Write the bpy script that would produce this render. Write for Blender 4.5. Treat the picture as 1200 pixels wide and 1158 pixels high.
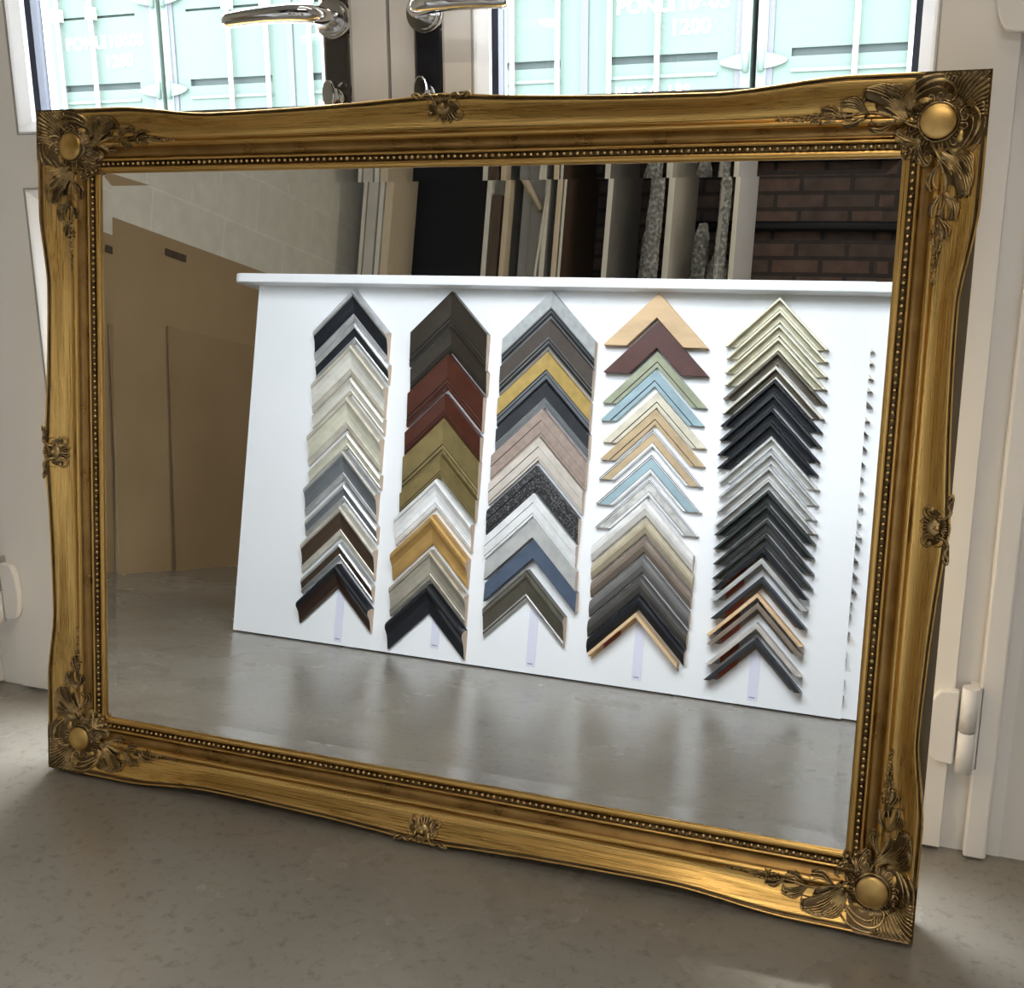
import bpy, bmesh, math, random
from mathutils import Vector, Matrix
random.seed(7)
S = bpy.context.scene
for o in list(bpy.data.objects): bpy.data.objects.remove(o)
COL = S.collection

# ------------------------------------------------------------------ camera
CAM = Vector((0.535, -1.195, 0.770))
RW = Matrix(((0.9381, -0.0815, 0.3365), (0.3464, 0.2367, -0.9077), (-0.0057, 0.9681, 0.2503)))
cd = bpy.data.cameras.new('camera'); cam = bpy.data.objects.new('camera', cd); COL.objects.link(cam)
cd.sensor_fit = 'HORIZONTAL'; cd.sensor_width = 36.0; cd.lens = 1300.8 / 1200 * 36.0
cd.clip_start = 0.01; cd.clip_end = 100
q = RW.to_quaternion(); q.normalize()
cam.rotation_mode = 'QUATERNION'; cam.rotation_quaternion = q; cam.location = CAM
S.camera = cam

# ------------------------------------------------------------------ world, lamps, exposure
S.view_settings.view_transform = 'Standard'; S.view_settings.look = 'None'
S.view_settings.gamma = 1.0; S.view_settings.use_curve_mapping = False
S.view_settings.exposure = 1.68
w = bpy.data.worlds.new('overcast sky'); S.world = w; w.use_nodes = True
nt = w.node_tree; nt.nodes.clear()
tc = nt.nodes.new('ShaderNodeTexCoord'); sep = nt.nodes.new('ShaderNodeSeparateXYZ')
rmp = nt.nodes.new('ShaderNodeValToRGB'); bg = nt.nodes.new('ShaderNodeBackground'); wo = nt.nodes.new('ShaderNodeOutputWorld')
nt.links.new(tc.outputs['Generated'], sep.inputs[0]); nt.links.new(sep.outputs['Z'], rmp.inputs[0])
rmp.color_ramp.elements[0].position = 0.0; rmp.color_ramp.elements[0].color = (0.44, 0.48, 0.54, 1)
rmp.color_ramp.elements[1].position = 0.8; rmp.color_ramp.elements[1].color = (1.45, 1.52, 1.62, 1)
nt.links.new(rmp.outputs[0], bg.inputs['Color']); bg.inputs['Strength'].default_value = 5.6
nt.links.new(bg.outputs[0], wo.inputs[0])

def area(name, loc, rot, sx, sy, power, colour=(1, 1, 1), portal=False):
    d = bpy.data.lights.new(name, 'AREA'); d.shape = 'RECTANGLE'; d.size = sx; d.size_y = sy
    d.energy = power; d.color = colour
    if portal: d.cycles.is_portal = True
    o = bpy.data.objects.new(name, d); COL.objects.link(o); o.location = loc; o.rotation_euler = rot
    return o
area('door_daylight_portal', (-0.11, 0.26, 1.03), (-math.pi/2, 0, 0), 1.5, 2.1, 1, portal=True)
FILL_LAMPS = [(.6, -.75), (.9, -2.5)]  # unseen warm lamps, added as fill for the interior
for (x, y), pw in zip(FILL_LAMPS, (2.0, 8)): area('added_fill_light', (x, y, 2.915), (0, 0, 0), 1.46, .12, pw, (1, .90, .76))

# ------------------------------------------------------------------ helpers
def V(*a): return Vector(a)
def new_mat(name, base=(.8, .8, .8), rough=.5, metal=0.0, spec=.5, **k):
    m = bpy.data.materials.new(name); m.use_nodes = True
    b = m.node_tree.nodes['Principled BSDF']
    b.inputs['Base Color'].default_value = (*base, 1); b.inputs['Roughness'].default_value = rough
    b.inputs['Metallic'].default_value = metal; b.inputs['Specular IOR Level'].default_value = spec
    return m
def noisy(name, c1, c2, rough=(.5, .6), metal=0.0, scale=20, stretch=(1, 1, 1), detail=4, bump=0.0, bscale=None, lo=.35, hi=.65, spec=.5, third=None):
    """principled material whose colour and roughness vary with an object-space noise"""
    m = new_mat(name, c1, rough[0], metal, spec); n = m.node_tree; b = n.nodes['Principled BSDF']
    t = n.nodes.new('ShaderNodeTexCoord'); mp = n.nodes.new('ShaderNodeMapping'); mp.inputs['Scale'].default_value = stretch
    no = n.nodes.new('ShaderNodeTexNoise'); no.inputs['Scale'].default_value = scale; no.inputs['Detail'].default_value = detail
    n.links.new(t.outputs['Object'], mp.inputs[0]); n.links.new(mp.outputs[0], no.inputs['Vector'])
    r = n.nodes.new('ShaderNodeValToRGB'); e = r.color_ramp.elements
    e[0].position = lo; e[0].color = (*c1, 1); e[1].position = hi; e[1].color = (*c2, 1)
    if third: x = e.new(third[0]); x.color = (*third[1], 1)
    n.links.new(no.outputs['Fac'], r.inputs[0]); n.links.new(r.outputs[0], b.inputs['Base Color'])
    mr = n.nodes.new('ShaderNodeMapRange'); mr.inputs['From Min'].default_value = lo; mr.inputs['From Max'].default_value = hi
    mr.inputs['To Min'].default_value = rough[0]; mr.inputs['To Max'].default_value = rough[1]
    n.links.new(no.outputs['Fac'], mr.inputs[0]); n.links.new(mr.outputs[0], b.inputs['Roughness'])
    if bump:
        nb = no
        if bscale:
            nb = n.nodes.new('ShaderNodeTexNoise'); nb.inputs['Scale'].default_value = bscale; nb.inputs['Detail'].default_value = 5
            n.links.new(mp.outputs[0], nb.inputs['Vector'])
        bp = n.nodes.new('ShaderNodeBump'); bp.inputs['Strength'].default_value = bump; bp.inputs['Distance'].default_value = .002
        n.links.new(nb.outputs['Fac'], bp.inputs['Height']); n.links.new(bp.outputs[0], b.inputs['Normal'])
    return m
class MB:
    """collects geometry for ONE mesh object"""
    def __init__(s): s.v = []; s.f = []; s.mi = []; s.sm = []
    def add(s, vs, fs, mi=0, smooth=False):
        o = len(s.v); s.v += [tuple(x) for x in vs]
        for f in fs: s.f.append([o + i for i in f]); s.mi.append(mi); s.sm.append(smooth)
    def box(s, x0, y0, z0, x1, y1, z1, mi=0):
        vs = [(x0, y0, z0), (x1, y0, z0), (x1, y1, z0), (x0, y1, z0), (x0, y0, z1), (x1, y0, z1), (x1, y1, z1), (x0, y1, z1)]
        s.add(vs, [(0, 3, 2, 1), (4, 5, 6, 7), (0, 1, 5, 4), (1, 2, 6, 5), (2, 3, 7, 6), (3, 0, 4, 7)], mi)
    def loft(s, rings, mi=0, closed=True, caps=True, smooth=False, mis=None):
        n = len(rings[0]); vs = [p for r in rings for p in r]; o = len(s.v); s.v += [tuple(x) for x in vs]
        for i in range(len(rings) - 1):
            for j in range(n if closed else n - 1):
                k = (j + 1) % n
                s.f.append([o + i*n + j, o + i*n + k, o + (i+1)*n + k, o + (i+1)*n + j]); s.mi.append(mis[j] if mis else mi); s.sm.append(smooth)
        if caps and closed:
            s.f.append([o + j for j in range(n)][::-1]); s.mi.append(mi); s.sm.append(False)
            s.f.append([o + (len(rings)-1)*n + j for j in range(n)]); s.mi.append(mi); s.sm.append(False)
    def tube(s, pts, rads, n=8, mi=0, flat=1.0, up=V(0, 0, 1)):
        pts = [Vector(p) for p in pts]; rings = []
        for i, p in enumerate(pts):
            t = (pts[min(i+1, len(pts)-1)] - pts[max(i-1, 0)])
            if t.length < 1e-9: t = V(1, 0, 0)
            t.normalize(); a = t.cross(up)
            if a.length < 1e-4: a = t.cross(V(1, 0, 0))
            a.normalize(); b = a.cross(t)
            r = rads[i] if hasattr(rads, '__len__') else rads
            rings.append([p + a*math.cos(2*math.pi*k/n)*r + b*math.sin(2*math.pi*k/n)*r*flat for k in range(n)])
        s.loft(rings, mi, True, True, True)
    def ball(s, c, r, nu=8, nv=5, mi=0, sz=1.0):
        rings = []
        for i in range(nv + 1):
            ph = -math.pi/2 + math.pi*i/nv
            rr = max(math.cos(ph), 1e-3)*r
            rings.append([(c[0] + rr*math.cos(2*math.pi*k/nu), c[1] + rr*math.sin(2*math.pi*k/nu), c[2] + r*sz*math.sin(ph)) for k in range(nu)])
        s.loft(rings, mi, True, True, True)
    def cyl(s, a, b, r, n=20, mi=0): s.tube([a, b], r, n, mi)
    def obj(s, name, mats, parent=None, fix=True, bevel=0.0):
        me = bpy.data.meshes.new(name); me.from_pydata(s.v, [], s.f)
        for m in (mats if isinstance(mats, (list, tuple)) else [mats]): me.materials.append(m)
        me.polygons.foreach_set('material_index', s.mi); me.polygons.foreach_set('use_smooth', s.sm)
        if fix:
            bm = bmesh.new(); bm.from_mesh(me); bmesh.ops.recalc_face_normals(bm, faces=bm.faces); bm.to_mesh(me); bm.free()
        me.update()
        o = bpy.data.objects.new(name, me); COL.objects.link(o)
        if parent: o.parent = parent
        if bevel:
            b = o.modifiers.new('bevel', 'BEVEL'); b.width = bevel; b.segments = 2; b.limit_method = 'ANGLE'; b.angle_limit = .6
        return o
def box(name, a, b, mat, parent=None, bevel=0.0):
    m = MB(); m.box(*a, *b); return m.obj(name, mat, parent, bevel=bevel)
def tag(o, label=None, cat=None, group=None, kind=None):
    if label: o['label'] = label
    if cat: o['category'] = cat
    if group: o['group'] = group
    if kind: o['kind'] = kind
    return o
def empty(name, loc=(0, 0, 0), label=None, cat=None, group=None, kind=None):
    o = bpy.data.objects.new(name, None); COL.objects.link(o); o.location = loc; o.empty_display_size = .05
    return tag(o, label, cat, group, kind)
def rect_tube(mb, x0, z0, x1, z1, ring, mi=0):
    """a moulding swept round a rectangle in the XZ plane; ring = [(inset, y), ...] closed section"""
    cs = [(x0, z0, 1, 1), (x1, z0, -1, 1), (x1, z1, -1, -1), (x0, z1, 1, -1)]
    rings = [[(cx + sx*i, y, cz + sz*i) for i, y in ring] for cx, cz, sx, sz in cs]
    n = len(ring); o = len(mb.v)
    for r in rings: mb.v += r
    for a in range(4):
        b = (a + 1) % 4
        for j in range(n):
            k = (j + 1) % n
            mb.f.append([o + a*n + j, o + a*n + k, o + b*n + k, o + b*n + j]); mb.mi.append(mi); mb.sm.append(False)

# ------------------------------------------------------------------ materials
M = {}
M['door'] = new_mat('white door coating', (.80, .77, .73), .38)
M['door2'] = new_mat('white glazing bead', (.86, .86, .86), .35)
M['wallpaint'] = noisy('cream wall paint', (.70, .67, .61), (.74, .71, .66), (.6, .7), scale=6)
M['seal'] = new_mat('dark rubber seal', (.015, .02, .035), .5)
M['joint'] = new_mat('grey bead joint', (.40, .39, .37), .6)
M['gap'] = new_mat('dark gap', (.02, .015, .01), .8)
M['chrome'] = noisy('polished chrome', (.62, .61, .60), (.68, .67, .66), (.06, .12), 1.0, scale=15)
M['black'] = new_mat('black escutcheon', (.012, .013, .018), .22)
M['bronze_plate'] = new_mat('smoked metal escutcheon', (.09, .08, .07), .25, .7)
M['ceiling'] = new_mat('ceiling paint', (.55, .54, .52), .8)
M['white'] = noisy('white laminate', (.84, .85, .87), (.87, .88, .90), (.35, .42), scale=3)
M['mdf'] = noisy('brown hardboard', (.34, .235, .125), (.39, .275, .15), (.45, .6), scale=5, lo=.3, hi=.7)
M['mdf2'] = noisy('darker brown hardboard', (.30, .205, .108), (.34, .235, .128), (.45, .6), scale=5, lo=.3, hi=.7)
M['cream_board'] = new_mat('cream board', (.75, .72, .52), .6)
M['pale_wood'] = noisy('pale softwood', (.62, .50, .33), (.72, .60, .42), (.5, .6), scale=8, stretch=(30, 30, 1))
M['grey_board'] = noisy('grey faced board', (.30, .28, .25), (.36, .34, .30), (.5, .6), scale=4)
M['light_board'] = noisy('pale faced board', (.55, .51, .43), (.62, .58, .50), (.5, .6), scale=4)
M['dark_wood'] = noisy('dark wood', (.07, .045, .03), (.12, .075, .045), (.5, .6), scale=8, stretch=(20, 20, 1))
M['board_edge'] = new_mat('cut board edge', (.72, .68, .57), .6)
M['paper'] = new_mat('lilac tinted paper strip', (.72, .72, .84), .6)
M['ink'] = new_mat('grey print', (.3, .3, .4), .6)
M['wrap'] = noisy('crinkled plastic wrap', (.11, .11, .10), (.30, .30, .28), (.08, .35), 0.0, scale=60, bump=.9, spec=.9)

# polished concrete floor
def floor_mat():
    m = new_mat('polished concrete', (.25, .23, .2), .3); n = m.node_tree; b = n.nodes['Principled BSDF']
    t = n.nodes.new('ShaderNodeTexCoord')
    a = n.nodes.new('ShaderNodeTexNoise'); a.inputs['Scale'].default_value = 3.2; a.inputs['Detail'].default_value = 10; a.inputs['Roughness'].default_value = .55
    r = n.nodes.new('ShaderNodeValToRGB'); r.color_ramp.elements[0].position = .2; r.color_ramp.elements[0].color = (.175, .157, .128, 1)
    r.color_ramp.elements[1].position = .8; r.color_ramp.elements[1].color = (.27, .246, .205, 1)
    c = n.nodes.new('ShaderNodeTexNoise'); c.inputs['Scale'].default_value = 60; c.inputs['Detail'].default_value = 6; c.inputs['Roughness'].default_value = .7
    r2 = n.nodes.new('ShaderNodeValToRGB'); r2.color_ramp.elements[0].position = .32; r2.color_ramp.elements[0].color = (.5, .46, .4, 1)
    r2.color_ramp.elements[1].position = .47; r2.color_ramp.elements[1].color = (1, 1, 1, 1)
    mx = n.nodes.new('ShaderNodeMix'); mx.data_type = 'RGBA'; mx.blend_type = 'MULTIPLY'; mx.inputs[0].default_value = .55
    for q_ in (a, c): n.links.new(t.outputs['Object'], q_.inputs['Vector'])
    n.links.new(a.outputs['Fac'], r.inputs[0]); n.links.new(c.outputs['Fac'], r2.inputs[0])
    n.links.new(r.outputs[0], mx.inputs[6]); n.links.new(r2.outputs[0], mx.inputs[7])
    # pale dust specks
    vo = n.nodes.new('ShaderNodeTexVoronoi'); vo.inputs['Scale'].default_value = 9
    r3 = n.nodes.new('ShaderNodeValToRGB'); r3.color_ramp.elements[0].position = .003; r3.color_ramp.elements[0].color = (.6, .6, .6, 1)
    r3.color_ramp.elements[1].position = .006; r3.color_ramp.elements[1].color = (0, 0, 0, 1)
    n.links.new(t.outputs['Object'], vo.inputs['Vector']); n.links.new(vo.outputs['Distance'], r3.inputs[0])
    m2 = n.nodes.new('ShaderNodeMix'); m2.data_type = 'RGBA'; m2.blend_type = 'ADD'; m2.inputs[0].default_value = .5
    n.links.new(mx.outputs[2], m2.inputs[6]); n.links.new(r3.outputs[0], m2.inputs[7]); n.links.new(m2.outputs[2], b.inputs['Base Color'])
    mr = n.nodes.new('ShaderNodeMapRange'); mr.inputs['From Min'].default_value = .35; mr.inputs['From Max'].default_value = .65
    mr.inputs['To Min'].default_value = .20; mr.inputs['To Max'].default_value = .30
    n.links.new(a.outputs['Fac'], mr.inputs[0]); n.links.new(mr.outputs[0], b.inputs['Roughness'])
    bp = n.nodes.new('ShaderNodeBump'); bp.inputs['Strength'].default_value = .22; bp.inputs['Distance'].default_value = .002
    n.links.new(c.outputs['Fac'], bp.inputs['Height']); n.links.new(bp.outputs[0], b.inputs['Normal'])
    return m
M['floor'] = floor_mat()

def brick_mat(name, c1, c2, mortar, bw, bh, ms, rough, axis, off=(0, 0, 0), bump=.4, msmooth=.1, dirt=None):
    m = new_mat(name, c1, rough); n = m.node_tree; b = n.nodes['Principled BSDF']
    t = n.nodes.new('ShaderNodeTexCoord'); sp = n.nodes.new('ShaderNodeSeparateXYZ'); cb = n.nodes.new('ShaderNodeCombineXYZ')
    n.links.new(t.outputs['Object'], sp.inputs[0]); n.links.new(sp.outputs[axis], cb.inputs[0]); n.links.new(sp.outputs['Z'], cb.inputs[1])
    mp = n.nodes.new('ShaderNodeMapping'); mp.inputs['Location'].default_value = off; n.links.new(cb.outputs[0], mp.inputs[0])
    br = n.nodes.new('ShaderNodeTexBrick'); br.inputs['Scale'].default_value = 1; br.inputs['Brick Width'].default_value = bw; br.inputs['Row Height'].default_value = bh
    br.inputs['Mortar Size'].default_value = ms; br.inputs['Mortar Smooth'].default_value = msmooth; br.inputs['Color1'].default_value = (*c1, 1); br.inputs['Color2'].default_value = (*c2, 1)
    br.inputs['Mortar'].default_value = (*mortar, 1); n.links.new(mp.outputs[0], br.inputs['Vector'])
    no = n.nodes.new('ShaderNodeTexNoise'); no.inputs['Scale'].default_value = 14; no.inputs['Detail'].default_value = 6; n.links.new(t.outputs['Object'], no.inputs['Vector'])
    r = n.nodes.new('ShaderNodeValToRGB'); r.color_ramp.elements[0].position = .3; r.color_ramp.elements[0].color = (.6, .6, .6, 1); r.color_ramp.elements[1].position = .7; r.color_ramp.elements[1].color = (1.15, 1.15, 1.15, 1)
    n.links.new(no.outputs['Fac'], r.inputs[0])
    mx = n.nodes.new('ShaderNodeMix'); mx.data_type = 'RGBA'; mx.blend_type = 'MULTIPLY'; mx.inputs[0].default_value = dirt if dirt else .2
    n.links.new(br.outputs['Color'], mx.inputs[6]); n.links.new(r.outputs[0], mx.inputs[7]); n.links.new(mx.outputs[2], b.inputs['Base Color'])
    bp = n.nodes.new('ShaderNodeBump'); bp.inputs['Strength'].default_value = bump; bp.inputs['Distance'].default_value = .004; bp.invert = True
    n.links.new(br.outputs['Fac'], bp.inputs['Height']); n.links.new(bp.outputs[0], b.inputs['Normal'])
    return m
M['block'] = brick_mat('cream painted blockwork', (.76, .72, .61), (.73, .69, .58), (.80, .77, .68), .45, .215, .005, .7, 'Y', (.10, .10, 0), .5)
M['brick'] = brick_mat('dark red brickwork', (.115, .068, .052), (.06, .045, .04), (.034, .027, .025), .225, .075, .010, .85, 'X', (.05, .01, 0), .8, dirt=.9)

# glass pane: clear sheet with a coating-like reflection
def pane_mat():
    m = bpy.data.materials.new('clear window glass'); m.use_nodes = True; n = m.node_tree; n.nodes.clear()
    tr = n.nodes.new('ShaderNodeBsdfTransparent'); tr.inputs[0].default_value = (.97, .98, .98, 1)
    gl = n.nodes.new('ShaderNodeBsdfGlossy'); gl.inputs['Roughness'].default_value = .01
    fr = n.nodes.new('ShaderNodeLayerWeight'); fr.inputs[0].default_value = .5
    pw = n.nodes.new('ShaderNodeMath'); pw.operation = 'POWER'; pw.inputs[1].default_value = 5
    mm = n.nodes.new('ShaderNodeMath'); mm.operation = 'MULTIPLY_ADD'; mm.inputs[1].default_value = .9; mm.inputs[2].default_value = .045
    n.links.new(fr.outputs['Facing'], pw.inputs[0])
    mx = n.nodes.new('ShaderNodeMixShader'); o = n.nodes.new('ShaderNodeOutputMaterial')
    n.links.new(pw.outputs[0], mm.inputs[0]); n.links.new(mm.outputs[0], mx.inputs[0]); n.links.new(tr.outputs[0], mx.inputs[1]); n.links.new(gl.outputs[0], mx.inputs[2]); n.links.new(mx.outputs[0], o.inputs[0])
    return m
M['pane'] = pane_mat()
M['mirror'] = new_mat('silvered mirror glass', (.90, .91, .90), .0, 1.0)

def gold(name, stretch, dark=False):
    if dark:
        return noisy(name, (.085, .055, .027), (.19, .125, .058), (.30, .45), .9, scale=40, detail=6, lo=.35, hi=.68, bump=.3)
    m = noisy(name, (.38, .21, .055), (.72, .455, .15), (.20, .34), 1.0, scale=5, stretch=stretch, detail=10, lo=.2, hi=.65, bump=.10, third=(.17, (.2, .11, .035)))
    return m
M['gold_x'] = gold('brushed gold leaf along the width', (1, 130, 130))
M['gold_y'] = gold('brushed gold leaf along the height', (130, 1, 130))
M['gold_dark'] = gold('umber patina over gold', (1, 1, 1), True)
M['gold_mid'] = noisy('red brown bole with dark reflection', (.22, .115, .035), (.36, .21, .07), (.25, .38), 1.0, scale=30, detail=6, lo=.3, hi=.65)  # cove tone: part bole colour, part dark reflection painted in
M['gold_orn'] = noisy('antiqued gold relief', (.26, .175, .08), (.52, .37, .17), (.22, .34), 1.0, scale=70, detail=4, lo=.4, hi=.62)
M['gold_bead'] = noisy('rubbed gold beads', (.50, .35, .15), (.75, .54, .26), (.22, .3), 1.0, scale=60)
M['gold_cab'] = noisy('bright gold boss', (.46, .28, .085), (.74, .49, .18), (.30, .45), 1.0, scale=45, lo=.3, hi=.65)
M['base_side'] = noisy('dull bronze frame edge', (.11, .085, .05), (.17, .135, .085), (.45, .6), .5, scale=8, stretch=(8, 1, 8))

# ------------------------------------------------------------------ the setting
YF = 0.118                                  # inner face of the door leaves
def struct(o): o['kind'] = 'structure'; return o
struct(box('floor', (-2.3, -4.1, -.12), (3.2, .30, 0), M['floor']))
f2 = struct(box('ground', (-9, .30, -.14), (9, 7.2, -.03), noisy('pale yard concrete', (.36, .37, .36), (.46, .46, .45), (.8, .9), scale=3)))
struct(box('wall_left', (-2.27, -4.1, 0), (-2.15, .30, 3.0), M['block']))
struct(box('wall_back', (-2.15, -4.12, 0), (3.1, -4.0, 3.0), M['brick']))
struct(box('wall_right', (3.1, -4.1, 0), (3.2, .30, 3.0), M['wallpaint']))
m = MB()
m.box(-2.15, .135, 0, -.882, .29, 3.0); m.box(.672, .135, 0, 3.1, .29, 3.0); m.box(-.882, .135, 2.12, .672, .29, 3.0)
struct(m.obj('wall_front', M['wallpaint']))
struct(box('ceiling', (-2.27, -4.1, 3.0), (3.2, .30, 3.1), M['ceiling']))
M['tube'] = new_mat('added fill lamp diffuser', (.9, .9, .9), .5)
M['tube'].node_tree.nodes['Principled BSDF'].inputs['Emission Color'].default_value = (1, .93, .82, 1)
M['tube'].node_tree.nodes['Principled BSDF'].inputs['Emission Strength'].default_value = 1.5
for k, (x, y) in enumerate(FILL_LAMPS):  # housings and glowing diffusers for the added fill lamps
    t = empty('added_ceiling_light', (x, y, 3.0), ('long ceiling fill light nearest the glazed doors, added to brighten the room', 'long ceiling fill light over the rack side, added to brighten the room')[k], 'ceiling fill light')
    m = MB(); m.box(-.75, -.08, -.05, .75, .08, 0); m.obj('housing', M['white'], t)
    m = MB(); m.box(-.73, -.06, -.075, .73, .06, -.05); m.obj('diffuser', M['tube'], t)
# the door frame: outer jambs with a raised ridge
t = empty('trim_1', (-.11, .2, 0), kind='structure')
m = MB()
for x0, x1 in ((.604+.11, .672+.11), (-.882+.11, -.822+.11)): m.box(x0, -.066, 0, x1, .09, 2.12)
m.box(-.712, -.066, 2.06, .714, .09, 2.12)
m.obj('door_frame', M['door'], t)
m = MB(); m.box(.740, -.086, .003, .766, -.066, 2.09); m.obj('frame_ridge', M['door'], t, bevel=.003)
m = MB(); m.box(-.766-.02, -.086, .003, -.74-.02, -.066, 2.09); m.obj('frame_ridge', M['door'], t, bevel=.003)

def leaf(num, x0, x1, gx0, gx1):
    """one glazed leaf: slab with two openings, beads, seals, panes; gx = glass edges"""
    t = empty('door_%d' % num, ((x0+x1)/2, YF, 0), kind='structure'); cx = (x0+x1)/2
    X0, X1, A, B = x0-cx, x1-cx, gx0-.022-cx, gx1+.022-cx
    T = .07; z0, z1 = .008, 2.05
    lo0, lo1, hi0, hi1 = .115, .800, .874, 1.94
    m = MB()
    m.box(X0, 0, z0, A, T, z1); m.box(B, 0, z0, X1, T, z1)
    for a, b in ((z0, lo0), (lo1, hi0), (hi1, z1)): m.box(A, 0, a, B, T, b)
    m.obj('door_slab', M['door'], t)
    for a, b in ((lo0, lo1), (hi0, hi1)):
        m = MB(); rect_tube(m, A, a, B, b, [(0, .002), (.003, .0), (.006, .002), (.018, .012), (.018, .030), (0, .030)]); m.obj('glazing_bead', M['door2'], t)
        m = MB(); rect_tube(m, A, a, B, b, [(-.0008, -.0005), (0.0006, -.0005), (.0006, .003), (-.0008, .003)]); m.obj('bead_joint', M['joint'], t)
        m = MB(); rect_tube(m, A+.018, a+.018, B-.018, b-.018, [(0, .020), (.007, .024), (.007, .044), (0, .044)]); m.obj('rubber_seal', M['seal'], t)
        m = MB(); rect_tube(m, A, a, B, b, [(0, .044), (.026, .044), (.020, .066), (0, .070)]); m.obj('glazing_bead', M['door2'], t)
        m = MB(); m.box(A+.018, .030, a+.018, B-.018, .034, b-.018); m.obj('pane', M['pane'], t)
    return t
dl = leaf(1, -.820, -.1125, -.678, -.215)
dr = leaf(2, -.1075, .603, .022, .502)
m = MB(); m.box(.3575, .006, .01, .3605+.003, .06, 2.04); m.obj('centre_seal', M['gap'], dl)

def hinge(door, x, z, s):
    t = empty('door_hinge', (x - door.location.x, 0, z)); t.parent = door
    m = MB(); n = 10; W, Hh = .028, .047
    ring = []
    for k in range(n+1):                                   # plate with a rounded free side
        a = -math.pi/2 + math.pi*k/n; ring.append((-s*(.006 + .022*max(0, math.cos(a))**.6), Hh*math.sin(a)))
    ring = [(s*.004, -Hh)] + ring + [(s*.004, Hh)]
    m.loft([[(a, -.011, b) for a, b in ring], [(a, 0, b) for a, b in ring]]); m.obj('hinge_plate', M['door'], t, bevel=.002)
    m = MB(); m.cyl((s*.016, -.010, -.054), (s*.016, -.010, -.002), .0095); m.obj('hinge_knuckle', M['door'], t)
    m = MB(); m.cyl((s*.016, -.010, .000), (s*.016, -.010, .054), .0095); m.obj('hinge_knuckle', M['door'], t)
    m = MB(); m.box(min(s*.016, s*.030), -.004, -.052, max(s*.016, s*.030), .016, .052); m.obj('frame_leaf', M['door'], t)
    return t
hinge(dr, .604, .172, 1)
hinge(dr, .604, .985, 1)
hinge(dl, -.822, .175, -1)
hinge(dl, -.822, .985, -1)

def lever(door, x, s, mat, label):
    """s = direction in which the lever points"""
    t = empty('door_handle', (x - door.location.x, 0, .995), label); t.parent = door
    m = MB(); m.box(-.0165, -.009, -.165, .0165, 0, .115); m.obj('escutcheon', mat, t, bevel=.003)
    m = MB(); m.box(-.0185, -.006, -.168, -.0165, 0, .118); m.box(.0165, -.006, -.168, .0185, 0, .118); m.obj('escutcheon_trim', M['chrome'], t)
    m = MB(); m.cyl((0, -.010, 0), (0, -.017, 0), .023, 28); m.cyl((0, -.017, 0), (0, -.021, 0), .019, 28); m.obj('rose', M['chrome'], t)
    m = MB()
    pts = [(0, -.015, 0), (0, -.030, 0), (s*.003, -.045, .0), (s*.012, -.055, .001), (s*.03, -.059, .002), (s*.06, -.060, .002), (s*.09, -.060, .001), (s*.118, -.060, -.001), (s*.124, -.060, -.001)]
    m.tube(pts, [.0095, .0095, .0105, .0115, .0112, .0105, .0098, .0092, .0080], 20, flat=1.0, up=V(0, 1, .01)); m.obj('lever', M['chrome'], t)
    m = MB(); m.cyl((0, -.009, -.0925), (0, -.020, -.0925), .012, 20); m.obj('lock_cylinder', M['chrome'], t)
    m = MB(); rings = []
    for k in range(16):
        a = 2*math.pi*k/16; rings.append((.009*math.cos(a), .0165*math.sin(a)+.004))
    m.loft([[(a-s*0+.0, -.020, -.0925+b) for a, b in rings], [(a, -.034, -.0925+b) for a, b in rings]]); m.obj('thumb_turn', M['chrome'], t, bevel=.002)
    return t
lever(dl, -.178, -1, M['bronze_plate'], 'chrome lever handle on a dark bronze plate')
lever(dr, -.054, 1, M['black'], 'chrome lever handle on a black plate')

# ------------------------------------------------------------------ containers outside
def tnoise(name, c, rough=.6): return noisy(name, tuple(x*.92 for x in c), tuple(min(1, x*1.06) for x in c), (rough, rough+.1), scale=3)
M['cgreen'] = tnoise('faded green container paint', (.050, .077, .062))
M['cgreen_d'] = tnoise('dark green container paint and groove shade', (.012, .023, .021))
M['cgreen_l'] = tnoise('pale green container paint', (.070, .10, .083))
M['bar'] = new_mat('galvanised locking bar', (.35, .36, .36), .5)
M['letter'] = new_mat('white stencil paint', (.88, .88, .88), .6)
M['cpost'] = new_mat('grey door gasket', (.055, .056, .064), .7)
def text_mesh(s, size, name, mat, parent, loc):
    c = bpy.data.curves.new(name, 'FONT'); c.body = s; c.size = size; c.offset = size*.028; c.extrude = .0015; c.align_x = 'LEFT'; c.space_character = 1.08
    o = bpy.data.objects.new(name, c); COL.objects.link(o)
    dg = bpy.context.evaluated_depsgraph_get(); me = bpy.data.meshes.new_from_object(o.evaluated_get(dg))
    bpy.data.objects.remove(o)
    me.materials.clear(); me.materials.append(mat)
    o = bpy.data.objects.new(name, me); COL.objects.link(o); o.parent = parent; o.location = loc; o.rotation_euler = (math.pi/2, 0, 0)
    return o
CY = 7.27; CP = 2.502; HX = -5.760
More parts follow.
